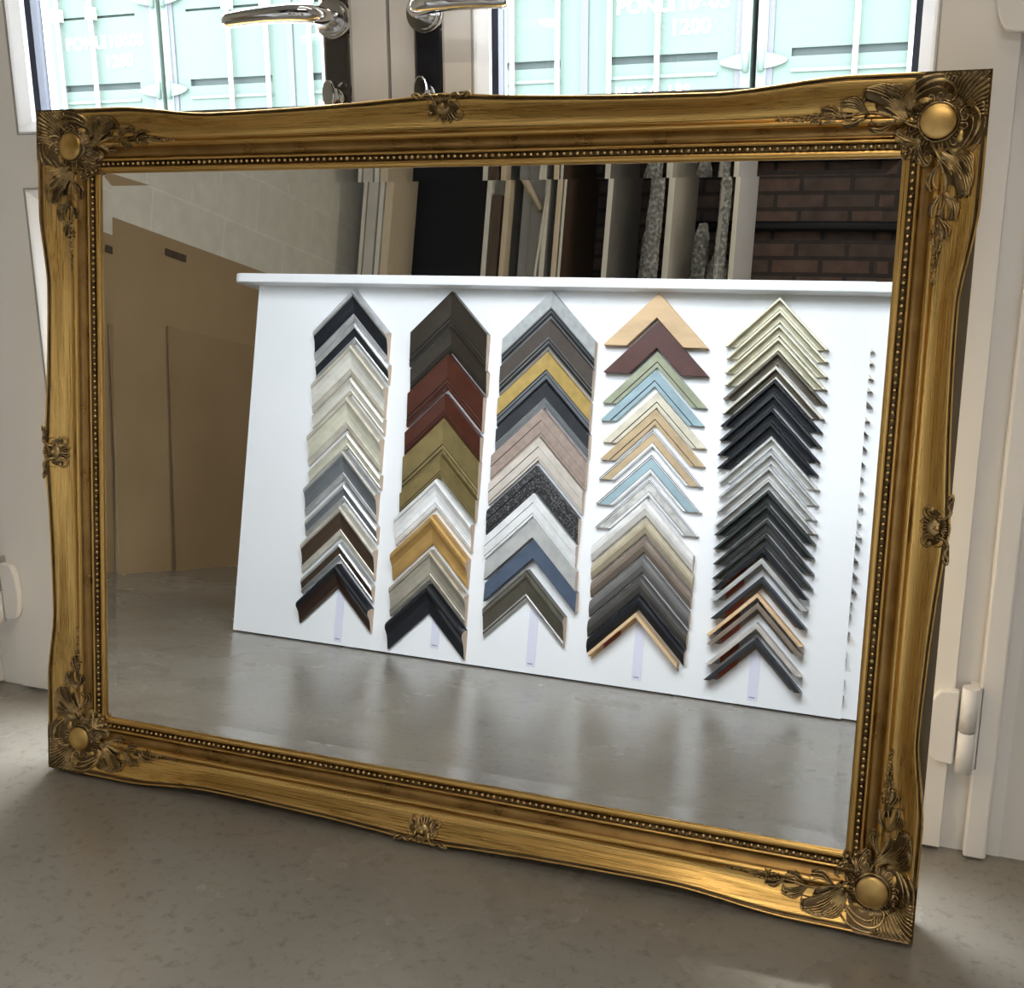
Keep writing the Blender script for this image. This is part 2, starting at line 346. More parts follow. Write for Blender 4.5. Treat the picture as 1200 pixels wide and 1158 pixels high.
def container(x, label):
    t = empty('shipping_container', (x, CY, -.03), label, 'shipping container', 'green shipping containers in the yard')
    W = 2.46; c = W/2; Z = .03
    m = MB(); m.box(-c, .12, 0, c, 6.0, 2.75); m.obj('container_body', M['cgreen_d'], t)
    m = MB()
    for sx in (-1, 1): m.box(min(sx*c, sx*(c-.07)), -.02, 0, max(sx*c, sx*(c-.07)), .12, 2.75)
    m.box(-c, -.02, 2.63, c, .12, 2.75); m.box(-c, -.02, 0, c, .12, .13); m.obj('corner_post', M['cgreen_l'], t)
    for sx in (-1, 1):
        d = MB(); g0, g1 = .018, c-.078
        xs = (min(sx*g0, sx*g1), max(sx*g0, sx*g1))
        grooves = [.36+Z, 1.08+Z, 1.81+Z, 2.40+Z]; gh = .055
        # leaf: stiles and raised panels standing proud of recessed grooves
        d.box(xs[0], .04, .13, xs[1], .10, 2.63)
        inner = .17; outer = .16
        a, b = (xs[0]+(inner if sx > 0 else outer), xs[1]-(outer if sx > 0 else inner))
        d.box(xs[0], .0, .13, a, .04, 2.63); d.box(b, .0, .13, xs[1], .04, 2.63)
        z = .13
        for gz in grooves + [None]:
            zt = gz-gh/2 if gz else 2.63
            d.box(a, .0, z, b, .04, zt)
            if gz: z = gz+(gh/2 if gz < 2.2 else -gh/2+.02)
        do = d.obj('container_door', M['cgreen'], t)
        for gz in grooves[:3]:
            gm = MB(); gm.box(a, .030, gz-gh/2, b, .039, gz+gh/2); gm.obj('groove', M['cgreen_d'], do)  # dark strip paints the shadow of the lip above the groove
            lm = MB(); lm.box(a, -.012, gz-gh/2-.105, b, .0, gz-gh/2-.08); lm.obj('press_ridge', M['cgreen_l'], do)
        for bx in (.20, .56):
            r = MB(); r.cyl((sx*(bx+.0), -.045, .05), (sx*(bx), -.045, 2.7), .019, 12); ro = r.obj('locking_bar', M['bar'], t)
            for zz in (.25, 1.15, 2.44):
                k = MB(); k.box(sx*bx-.035, -.07, zz-.05, sx*bx+.035, 0, zz+.05); k.obj('bar_bracket', M['bar'], ro)
        gk = MB(); gk.box(min(sx*(g1-.035), sx*(g1+.008)), -.012, .13, max(sx*(g1-.035), sx*(g1+.008)), .0, 2.63); gk.obj('door_gasket', M['cpost'], t)
        for zz in (.30, 1.03, 1.76+Z, 2.49+Z):
            h = MB(); n = 14; ring = [(-sx*.17*math.sin(math.pi*k/n)**.8 + sx*(g1+.03), -.055+.11*k/n) for k in range(n+1)]
            h.loft([[(p, -.03, zz+q_) for p, q_ in ring], [(p, -.012, zz+q_) for p, q_ in ring]])
            h.cyl((sx*(g1+.045), -.03, zz-.07), (sx*(g1+.045), -.03, zz+.07), .022, 10)
            h.obj('door_hinge', M['cgreen_l'], t)
    g = MB(); g.box(-.03, -.014, .13, .03, .0, 2.63); g.obj('door_gasket', M['cpost'], t)
    text_mesh('PONU', .14, 'lettering', M['letter'], t, (.28-.04, -.004, 2.16))
    text_mesh('110603', .14, 'lettering', M['letter'], t, (.62, -.004, 2.16))
    text_mesh('8', .14, 'lettering', M['letter'], t, (1.12, -.004, 2.16))
    text_mesh('1200', .14, 'lettering', M['letter'], t, (.64, -.004, 2.0))
    text_mesh('MAX G', .10, 'lettering', M['letter'], t, (.24, -.004, 1.585))
    text_mesh('LBS', .10, 'lettering', M['letter'], t, (.64, -.004, 1.585))
    return t
for i, lb in enumerate(('green shipping container, leftmost, seen at the left edge of the left door glass',
                        'green shipping container behind the chrome handles, middle of the row',
                        'green shipping container filling the left half of the right door glass',
                        'green shipping container at the right end of the right door glass')):
    container(HX + CP*(i-.5), lb)

# ------------------------------------------------------------------ the mirror
GW, GH, FB, BACK = 1.0, .7431, .0765, .022       # opening, moulding width, back of frame behind the glass front
OW, OH = GW/2 + FB, GH/2 + FB
TH = math.radians(7.2)
mirror = empty('wall_mirror', (0, 0, 0), 'large gold swept mirror with ornate corners leaning against white glazed double doors', 'mirror')
mirror.rotation_euler = (math.pi/2 - TH, 0, 0)
ly, lz = -OH, -BACK                                # local bottom-back edge relative to glass centre
# world y of that edge when the glass centre line stands at y = 0
mirror.location = (0, ly*math.sin(TH) - lz*math.cos(TH), .0)
def L(x, y, z): return (x, y + OH, z + BACK)        # glass-centred coordinates -> mirror-local
PROF = [(0, -.004), (0, .002), (.0012, .0036), (.004, .0046), (.0072, .0044), (.0080, .0028), (.0140, .0028), (.0145, .0068), (.0155, .0082), (.0168, .0084), (.0180, .0072), (.0186, .0058),
        (.0215, .0050), (.0250, .0056), (.0285, .0080), (.0310, .0116), (.0322, .0138), (.0338, .0150), (.0356, .0150), (.0370, .0138), (.0380, .0118),
        (.0410, .0112), (.0460, .0118), (.0510, .0138), (.0560, .0172), (.0610, .0216), (.0655, .0258), (.0690, .0284), (.0712, .0292), (.0722, .0280), (.0732, .0284), (.0742, .0308), (.0754, .0322), (.0765, .0314), (.0768, .0290)]
XS = .038
def recess(d, half):
    """how far the swept outer edge is drawn in, d = distance from the corner"""
    c = .125
    if d <= c or d >= half: 
        return 0.0
    lo = .26 if half > .5 else .22
    if d < lo: t = (d-c)/(lo-c); return .0115*(3*t*t-2*t**3)
    t = (d-lo)/(half-lo); return .0115*(1 - t**1.7*(1.0 - .15*math.sin(math.pi*t)))
def prof_z(i):
    for (a, za), (b, zb) in zip(PROF, PROF[1:]):
        if a <= i <= b and b > a: return za + (zb-za)*(i-a)/(b-a)
    return PROF[-1][1] if i > .07 else 0
def warp(i, r): return i if i <= XS else XS + (i-XS)*(FB-r-XS)/(FB-XS)
def surf(x, y):
    """height of the frame front over glass-centred (x, y)"""
    ix, iy = abs(x)-GW/2, abs(y)-GH/2
    if ix >= iy: i, d, h = ix, OH-abs(y), OH
    else: i, d, h = iy, OW-abs(x), OW
    r = recess(d, h)
    if i > XS: i = XS + (i-XS)*(FB-XS)/(FB-r-XS)
    return prof_z(max(0, min(FB, i)))
def rail(side, mat):
    hx = side in ('top', 'bottom'); s = 1 if side in ('top', 'right') else -1
    half_in, half_out = (GW/2, OW) if hx else (GH/2, OH); cross = GH/2 if hx else GW/2
    m = MB(); rings = []; N = 96
    for k in range(N+1):
        t = -1 + 2*k/N; r = recess((1-abs(t))*half_out, half_out) if abs(t) < 1 else 0
        ring = []
        for i, z in PROF + [(.0765, .0), (.0765, -.004)]:
            iw = warp(min(i, FB), r); u = t*(half_in + iw); v = s*(cross + iw)
            ring.append(L(u, v, z) if hx else L(v, u, z))
        for z in (-.006,): 
            for iw in (.0765-r, 0): 
                u = t*(half_in + iw); v = s*(cross+iw); ring.append(L(u, v, z) if hx else L(v, u, z))
        rings.append(ring)
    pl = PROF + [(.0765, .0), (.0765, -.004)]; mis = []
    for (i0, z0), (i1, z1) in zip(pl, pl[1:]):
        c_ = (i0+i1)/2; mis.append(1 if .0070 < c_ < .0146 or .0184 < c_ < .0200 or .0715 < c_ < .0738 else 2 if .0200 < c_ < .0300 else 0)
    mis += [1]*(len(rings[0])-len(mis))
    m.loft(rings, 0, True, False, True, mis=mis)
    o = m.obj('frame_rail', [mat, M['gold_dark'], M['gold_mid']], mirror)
    return o
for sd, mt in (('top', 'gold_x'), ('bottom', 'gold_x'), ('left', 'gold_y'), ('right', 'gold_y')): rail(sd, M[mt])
# straight back frame behind the swept rails
m = MB()
bo, bi = .0757, .004
for a, b, c_, d_ in ((-OW+.0008, -OH+.0008, OW-.0008, -GH/2-bi), (-OW+.0008, GH/2+bi, OW-.0008, OH-.0008), (-OW+.0008, -GH/2-bi, -GW/2-bi, GH/2+bi), (GW/2+bi, -GH/2-bi, OW-.0008, GH/2+bi)):
    p0, p1 = L(a, b, -BACK), L(c_, d_, -.0055); m.box(*p0, *p1)
m.obj('back_frame', M['base_side'], mirror)
# silvered glass: flat field and a bevelled margin
BV, BT = .0175, math.tan(.0345)
gx, gy = GW/2 + .004, GH/2 + .004; ix_, iy_ = GW/2 - BV + .0015, GH/2 - BV + .0015; zb = BT*(BV+.004)
m = MB()
o_ = [(-gx, -gy), (gx, -gy), (gx, gy), (-gx, gy)]; i_ = [(-ix_, -iy_), (ix_, -iy_), (ix_, iy_), (-ix_, iy_)]
m.add([L(a, b, zb-.0005) for a, b in o_] + [L(a, b, -.0005) for a, b in i_] + [L(a, b, -.0045) for a, b in o_],
      [(4, 5, 6, 7), (0, 1, 5, 4), (1, 2, 6, 5), (2, 3, 7, 6), (3, 0, 4, 7), (0, 1, 9, 8), (1, 2, 10, 9), (2, 3, 11, 10), (3, 0, 8, 11), (8, 9, 10, 11)])
m.obj('mirror_glass', M['mirror'], mirror)
m = MB(); m.box(*L(-gx, -gy, -.019), *L(gx, gy, -.007)); m.obj('backing_board', M['mdf'], mirror)
# strings of beads
m = MB()
for hx, half, cross in ((True, GW/2, GH/2), (False, GH/2, GW/2)):
    n = int(2*half/.0078); 
    for s in (-1, 1):
        for k in range(n+1):
            u = -half + 2*half*k/n; v = s*(cross + .011); p = L(u, v, .0046) if hx else L(v, u, .0046)
            m.ball(p, .0024, 10, 6)
tag(m.obj('beading', M['gold_bead'], mirror), kind='stuff')

# ---- relief ornament
def smooth(pts, n):
    """Catmull-Rom through pts"""
    P = [Vector((*p, 0)) for p in pts]; P = [P[0]*2-P[1]] + P + [P[-1]*2-P[-2]]; out = []
    for i in range(1, len(P)-2):
        for k in range(n):
            t = k/n; a, b, c, d = P[i-1:i+3]
            out.append(.5*((2*b) + (c-a)*t + (2*a-5*b+4*c-d)*t*t + (3*b-3*c+d-a)*t**3))
    out.append(P[-2]); return [(p.x, p.y) for p in out]
def spiral(cx, cy, r0, r1, a0, turns, n=14):
    return [(cx + (r0+(r1-r0)*k/n)*math.cos(a0+turns*2*math.pi*k/n), cy + (r0+(r1-r0)*k/n)*math.sin(a0+turns*2*math.pi*k/n)) for k in range(n+1)]
class Relief:
    def __init__(s, place, bed=0.0): s.m = MB(); s.place = place; s.bed = bed
    def stroke(s, pts, r0, r1=None, mid=None, n=4, lift=0.0, flat=.9, sm=True):
        """a raised tapering line over the frame surface"""
        r1 = r0*.4 if r1 is None else r1; mid = mid if mid else max(r0, r1)
        pp = smooth(pts, n) if sm else pts; N = len(pp); P = []; R = []
        for k, (a, b) in enumerate(pp):
            x, y = s.place(a, b); t = k/(N-1)
            r = r0 + (mid-r0)*min(1, t/.3) if t < .3 else mid + (r1-mid)*((t-.3)/.7)
            P.append(L(x, y, surf(x, y) + s.bed + lift + r*.25)); R.append(r)
        s.m.tube(P, R, 6, flat=flat)
    def leaf(s, base, tip, curl, width, veins=4, r=.0011, lift=0.0):
        """an acanthus lobe: a fan of curved strokes from base to around tip that hook over at the end"""
        b, t = Vector(base), Vector(tip); d = t-b; nrm = Vector((-d.y, d.x)).normalized(); Ln = d.length
        for k in range(veins):
            f = k/(veins-1)-.5 if veins > 1 else 0
            w = f*width; e = b + d*(1-.22*abs(f)*2) + nrm*(w + curl*.35)
            mid = b + d*.55 + nrm*(w*.85 - curl*.35)
            hook = e + nrm*curl*.5 - d.normalized()*Ln*.05
            s.stroke([tuple(b + nrm*w*.2), tuple(mid), tuple(e), tuple(hook)], r*.8, r*.55, r*1.25, lift=lift + .0012*(1-abs(f)))
    def bead(s, a, b, r, lift=0): 
        x, y = s.place(a, b); p = L(x, y, surf(x, y)+s.bed+lift); s.m.ball(p, r, 8, 5)

def corner(sx, sy):
    def place(a, b): return sx*(OW-a), sy*(OH-b)
    C0 = .0455                                              # centre of the boss on the diagonal
    # bedding patch that fills the mitre under the relief
    bed = MB(); n = 30; S0 = .0755
    rng = random.Random(int(sx*3+sy*7)+20)
    grid = []
    for j in range(n+1):
        row = []
        for i in range(n+1):
            a, b = .0004 + S0*i/n, .0004 + S0*j/n; x, y = place(a, b)
            rr = math.hypot(a-C0, b-C0)
            z = surf(x, y)
            edge = min(1, max(0, (.078 - max(a, b)) / .02), max(0, (.108 - math.hypot(a-.01, b-.01))/.02))
            dome = .0135*max(0, 1-(rr/.036)**2)
            z = max(z, .006 + dome*1.25) * edge + z*(1-edge) + .0016*edge - .0012*(1-edge) + .0005*math.sin(a*900)*math.cos(b*800)*edge
            row.append(L(x, y, z))
        grid.append(row)
    vs = [p for r in grid for p in r]
    bed.add(vs, [(j*(n+1)+i, j*(n+1)+i+1, (j+1)*(n+1)+i+1, (j+1)*(n+1)+i) for j in range(n) for i in range(n)], 0, True)
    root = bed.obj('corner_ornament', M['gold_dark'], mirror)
    def bz(a, b):
        x, y = place(a, b); rr = math.hypot(a-C0, b-C0)
        edge = min(1, max(0, (.078 - max(a, b)) / .02), max(0, (.108 - math.hypot(a-.01, b-.01))/.02))
        z = surf(x, y); dome = .0135*max(0, 1-(rr/.036)**2)
        return (max(z, .006 + dome*1.25)*edge + z*(1-edge) + .0014*edge) - z
    R = Relief(place)
    def st(pts, r0, r1=None, mid=None, lift=0.0, n=4):
        pp = smooth(pts, n); R_ = R.m; N = len(pp); P = []; RR = []
        r1 = r0*.45 if r1 is None else r1; mid = mid if mid else max(r0, r1)
        for k, (a, b) in enumerate(pp):
            x, y = place(a, b); t = k/(N-1); r = r0 + (mid-r0)*min(1, t/.3) if t < .3 else mid + (r1-mid)*((t-.3)/.7)
            P.append(L(x, y, surf(x, y) + bz(a, b) + lift + r*.2)); RR.append(r)
        R_.tube(P, RR, 6)
    def pol(r, ang): return (C0 + r*math.cos(ang), C0 + r*math.sin(ang))
    # ring of the boss and its crown of small loops
    ring = [pol(.0185, 2*math.pi*k/28) for k in range(29)]; st(ring, .0013, .0013, .0013, n=1, lift=.001)
    for k in range(18):
        a = 2*math.pi*(k+.5)/18
        st([pol(.0205, a-.09), pol(.0255, a-.11), pol(.0275, a), pol(.0255, a+.11), pol(.0205, a+.09)], .0008, .0008, .0009, n=3)
    # shell rays reaching out to the outer corner
    for k in range(17):
        a = math.pi + math.radians(5) + math.radians(80)*k/16
        far = .0015; ra = (C0-far)/max(abs(math.cos(a)), abs(math.sin(a)))
        st([pol(.029, a), pol((.029+ra)/2, a+.03), pol(ra*.985, a)], .0008, .0016, .0012)
        R.m.ball(L(*place(*pol(ra*.97, a)), surf(*place(*pol(ra*.97, a)))+.0015), .0020, 7, 4)
    # inner corner rosette over the meeting beads
    for k in range(7):
        a = math.radians(10 + 70*k/6); st([pol(.029, a), pol(.036, a+.05), pol(.0405, a)], .0009, .0014, .0013)
    R.m.ball(L(*place(.0745, .0745), .0075), .0035, 10, 5)
    st(spiral(.073, .073, .0055, .0055, 0, 1, 16), .0009, .0009, .0009, n=1)
    beds = MB()
    for flip in (0, 1):
        def F(pts): return [(b, a) for a, b in pts] if flip else pts
        def S_(pts, *a, **k): st(F(pts), *a, **k)
        def leaf(base, tip, curl, width, veins=4, r=.0010, lift=0.0):
            b, t = Vector(base), Vector(tip); d = t-b; nr = Vector((-d.y, d.x)).normalized(); Ln = d.length
            pp = smooth(F([tuple(b), tuple(b+d*.5-nr*curl*.3), tuple(t+nr*curl*.3)]), 6); BP = []; BR = []
            for kk, (aa, bb) in enumerate(pp):
                x, y = place(aa, bb); BP.append(L(x, y, surf(x, y) + bz(aa, bb) - .0004)); tt = kk/(len(pp)-1); BR.append(width*(.22 + .36*math.sin(math.pi*min(1, tt*.62))) if kk < len(pp)-1 else width*.28)
            beds.tube(BP, BR, 10, flat=.16, up=V(0, 0, 1))
            for k in range(veins):
                f = k/(veins-1)-.5 if veins > 1 else 0
                w_ = f*width; e = b + d*(1-.28*abs(f)) + nr*(w_ + curl*.35); md = b + d*.55 + nr*(w_*.9 - curl*.35); hk = e + nr*curl*.55 - d.normalized()*Ln*.06
                S_([tuple(b + nr*w_*.15), tuple(md), tuple(e), tuple(hk)], r*.8, r*.6, r*1.3, lift=lift + .0013 + .0014*(1-2*abs(f)))
        # the C scroll beside the boss with its hollow
        S_([(.078, .030), (.070, .018), (.058, .010), (.044, .008), (.034, .013), (.031, .021), (.037, .026), (.043, .023)], .0010, .0016, .0022)
        S_([(.082, .034), (.072, .023), (.058, .015), (.046, .0135), (.039, .018)], .0008, .0010, .0014)
        S_([(.084, .028), (.076, .014), (.062, .005), (.046, .003), (.030, .006)], .0008, .0012, .0016)
        # sweeping stem out along the rail
        S_([(.064, .050), (.085, .040), (.108, .033), (.135, .036), (.165, .037), (.196, .038)], .0016, .0006, .0020)
        # big leaf curling to the outer edge
        leaf((.074, .040), (.114, .009), .012, .018, 8, .0010)
        leaf((.070, .034), (.094, .008), .010, .012, 6, .0009)
        leaf((.076, .046), (.104, .024), .006, .010, 3, .0010)
        # leaf turned to the inner edge
        leaf((.060, .064), (.088, .056), -.006, .008, 4, .0010)
        leaf((.086, .042), (.110, .050), -.007, .007, 3, .0009)
        # second leaf and the flower cluster
        leaf((.112, .035), (.138, .020), .008, .009, 5, .0009)
        leaf((.114, .037), (.136, .046), -.005, .007, 3, .0009)
        leaf((.138, .037), (.158, .027), .005, .007, 3, .0009)
        BP = []; BR = []
        for kk in range(9):
            tt = kk/8; aa, bb = .128 + .068*tt, .037
            if flip: aa, bb = bb, aa
            x, y = place(aa, bb); BP.append(L(x, y, surf(x, y) + bz(aa, bb) - .0004)); BR.append(.0078*(1-tt)**.8*(.55+.45*min(1, tt*4)) + .0006)
        beds.tube(BP, BR, 10, flat=.28)
        rr_ = random.Random(5)
        for k in range(26):
            t = k/25; a = .142 + .056*t; wid = .0085*(1-t)**.8*(1 if t > .12 else .7)
            b = .038 + wid*(1 if k % 2 else -1)*rr_.uniform(.3, 1)
            S_([(a, b), (a+.004, b-.002*(1 if k % 2 else -1)), (a+.007, b)], .0010, .0007, .0015, lift=.0006, n=2)
        for k in range(9):
            t = k/8; aa = (.146+.05*t, .038 + .006*math.sin(k*2.3)*(1-t))
            if flip: aa = (aa[1], aa[0])
            x, y = place(*aa); R.m.ball(L(x, y, surf(x, y)+.0022), .0021*(1-.4*t), 7, 4)
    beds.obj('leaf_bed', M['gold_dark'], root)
    R.m.obj('acanthus_relief', M['gold_orn'], root)
    c = MB(); x, y = place(C0, C0)
    cz = surf(x, y) + bz(C0, C0) - .001
    rings = []
    for k in range(9):
        ph = k/8*math.pi/2; r = .0172*math.cos(ph) if k < 8 else 1e-4
        rings.append([L(x + r*math.cos(2*math.pi*q_/32), y + r*math.sin(2*math.pi*q_/32), cz + .0036*math.sin(ph)) for q_ in range(32)])
    c.loft(rings, smooth=True); c.obj('boss', M['gold_cab'], root)
    for flip in (0, 1):                                     # the polished hollow in each scroll
        a, b = (.058, .0235) if not flip else (.0235, .058); x, y = place(a, b); c = MB()
        h = surf(x, y)+bz(a, b)-.0016; rings = []
        for k in range(5):
            ph = k/4*math.pi/2; r = math.cos(ph) if k < 4 else 1e-3
            rings.append([L(x + (.0075 if not flip else .0048)*r*math.cos(2*math.pi*q_/20), y + (.0048 if not flip else .0075)*r*math.sin(2*math.pi*q_/20), h + .0034*math.sin(ph)) for q_ in range(20)])
        c.loft(rings, smooth=True); c.obj('scroll_eye', M['gold_cab'], root)
for sx in (-1, 1):
    for sy in (-1, 1): corner(sx, sy)

def centre(side):
    """shell between two C scrolls at the middle of each rail; p along the rail, q inward from the edge"""
    def place(p, q_):
        if side == 'top': return p, OH-q_
        if side == 'bottom': return p, -OH+q_
        if side == 'left': return -OW+q_, p
        return OW-q_, p
    R = Relief(place); st = R.stroke; cq = .013
    R.m.ball(L(*place(0, cq), surf(*place(0, cq))+.001), .0105, 16, 5, sz=.25)
    for k in range(22):
        a = 2*math.pi*k/22
        if abs(math.cos(a)) > .80: continue
        far = .0155 if math.sin(a) > 0 else .0120
        st([(.0045*math.cos(a), cq + .0045*math.sin(a)), (.010*math.cos(a)*1.1, cq + .010*math.sin(a)), (far*math.cos(a)*1.05, cq + far*math.sin(a))], .0006, .0011, .0009, lift=.0012)
    for s in (-1, 1):
        st([(s*.004, .030), (s*.009, .024), (s*.0085, .014), (s*.011, .005), (s*.018, .0015), (s*.024, .004), (s*.030, .0005), (s*.036, .001)], .0010, .0013, .0019, lift=.0012)
        st([(s*.0105, .008), (s*.0075, .016), (s*.010, .024), (s*.016, .0265), (s*.0205, .0225), (s*.0185, .018), (s*.0150, .0195)], .0012, .0012, .0020, lift=.0012)
        st([(s*.013, .010), (s*.011, .017), (s*.0135, .022), (s*.017, .022)], .0008, .0008, .0011, lift=.0008)
        st([(s*.016, .006), (s*.019, .010), (s*.020, .015)], .0007, .0008, .001, lift=.0004)
        st([(s*.022, .004), (s*.028, .005), (s*.033, .0035), (s*.0355, .0005)], .0008, .0020, .0014, lift=.0008)
        R.bead(s*.0175, .0195, .0024, .0012)
    bd = MB()
    for s in (-1, 1):
        for pts, rr in (([(0, .004), (0, .014), (0, .026)], .010), ([(s*.008, .008), (s*.014, .012), (s*.016, .021)], .0065), ([(s*.012, .004), (s*.024, .003), (s*.034, .002)], .0035)):
            P = []; n_ = 10
            pp = smooth(pts, n_)
            for a_, b_ in pp: x, y = place(a_, b_); P.append(L(x, y, surf(x, y) - .0002))
            bd.tube(P, [rr*(.55+.45*math.sin(math.pi*min(1, (k_+1)/(len(pp)+1)))) for k_ in range(len(pp))], 10, flat=.16, up=V(0, 0, 1))
    root = R.m.obj('centre_ornament', M['gold_orn'], mirror)
    bd.obj('ornament_bed', M['gold_dark'], root)
    b = MB(); x, y = place(0, cq); b.ball(L(x, y, surf(x, y)+.0035), .0032, 14, 8); b.obj('pearl', M['gold_cab'], root)
for sd in ('top', 'bottom', 'left', 'right'): centre(sd)

# ------------------------------------------------------------------ the display bench seen in the mirror
BO = Vector((-1.090, -1.241, 0)); YAW = math.radians(.962)
def bench_empty(name, u, z, label=None, cat=None, group=None, out=0.0):
    """an Empty on the face of the bench front: local x along it, y out into the room, z up"""
    p = BO + Vector((math.cos(YAW)*u - math.sin(YAW)*out, math.sin(YAW)*u + math.cos(YAW)*out, z))
    o = empty(name, p, label, cat, group); o.rotation_euler = (0, 0, YAW); return o
bench = bench_empty('display_bench', 0, 0, 'white laminate bench with moulding samples on its front, reflected in the mirror', 'bench')
BL = 2.5
m = MB(); m.box(0, -.018, .004, BL, 0, .900); m.obj('front_panel', M['white'], bench)
m = MB(); m.box(.02, -.66, .004, .038, -.02, .900); m.obj('side_panel', M['white'], bench)
m = MB(); m.box(BL-.04, -.66, .004, BL-.022, -.02, .900); m.obj('side_panel', M['white'], bench)
m = MB(); m.box(.04, -.66, .10, BL-.04, -.02, .118); m.obj('shelf', M['white'], bench)
m = MB(); R_ = .03; ring = [(-.050+R_-R_*math.sin(a), .052-R_+R_*math.cos(a)) for a in [math.pi/2*(1-k/6) for k in range(7)]]
ring = [(-.050, -.70)] + ring + [(BL+.05, .052), (BL+.05, -.70)]
m.loft([[(a, b, .900) for a, b in ring], [(a, b, .922) for a, b in ring]]); m.obj('worktop', M['white'], bench, bevel=.002)

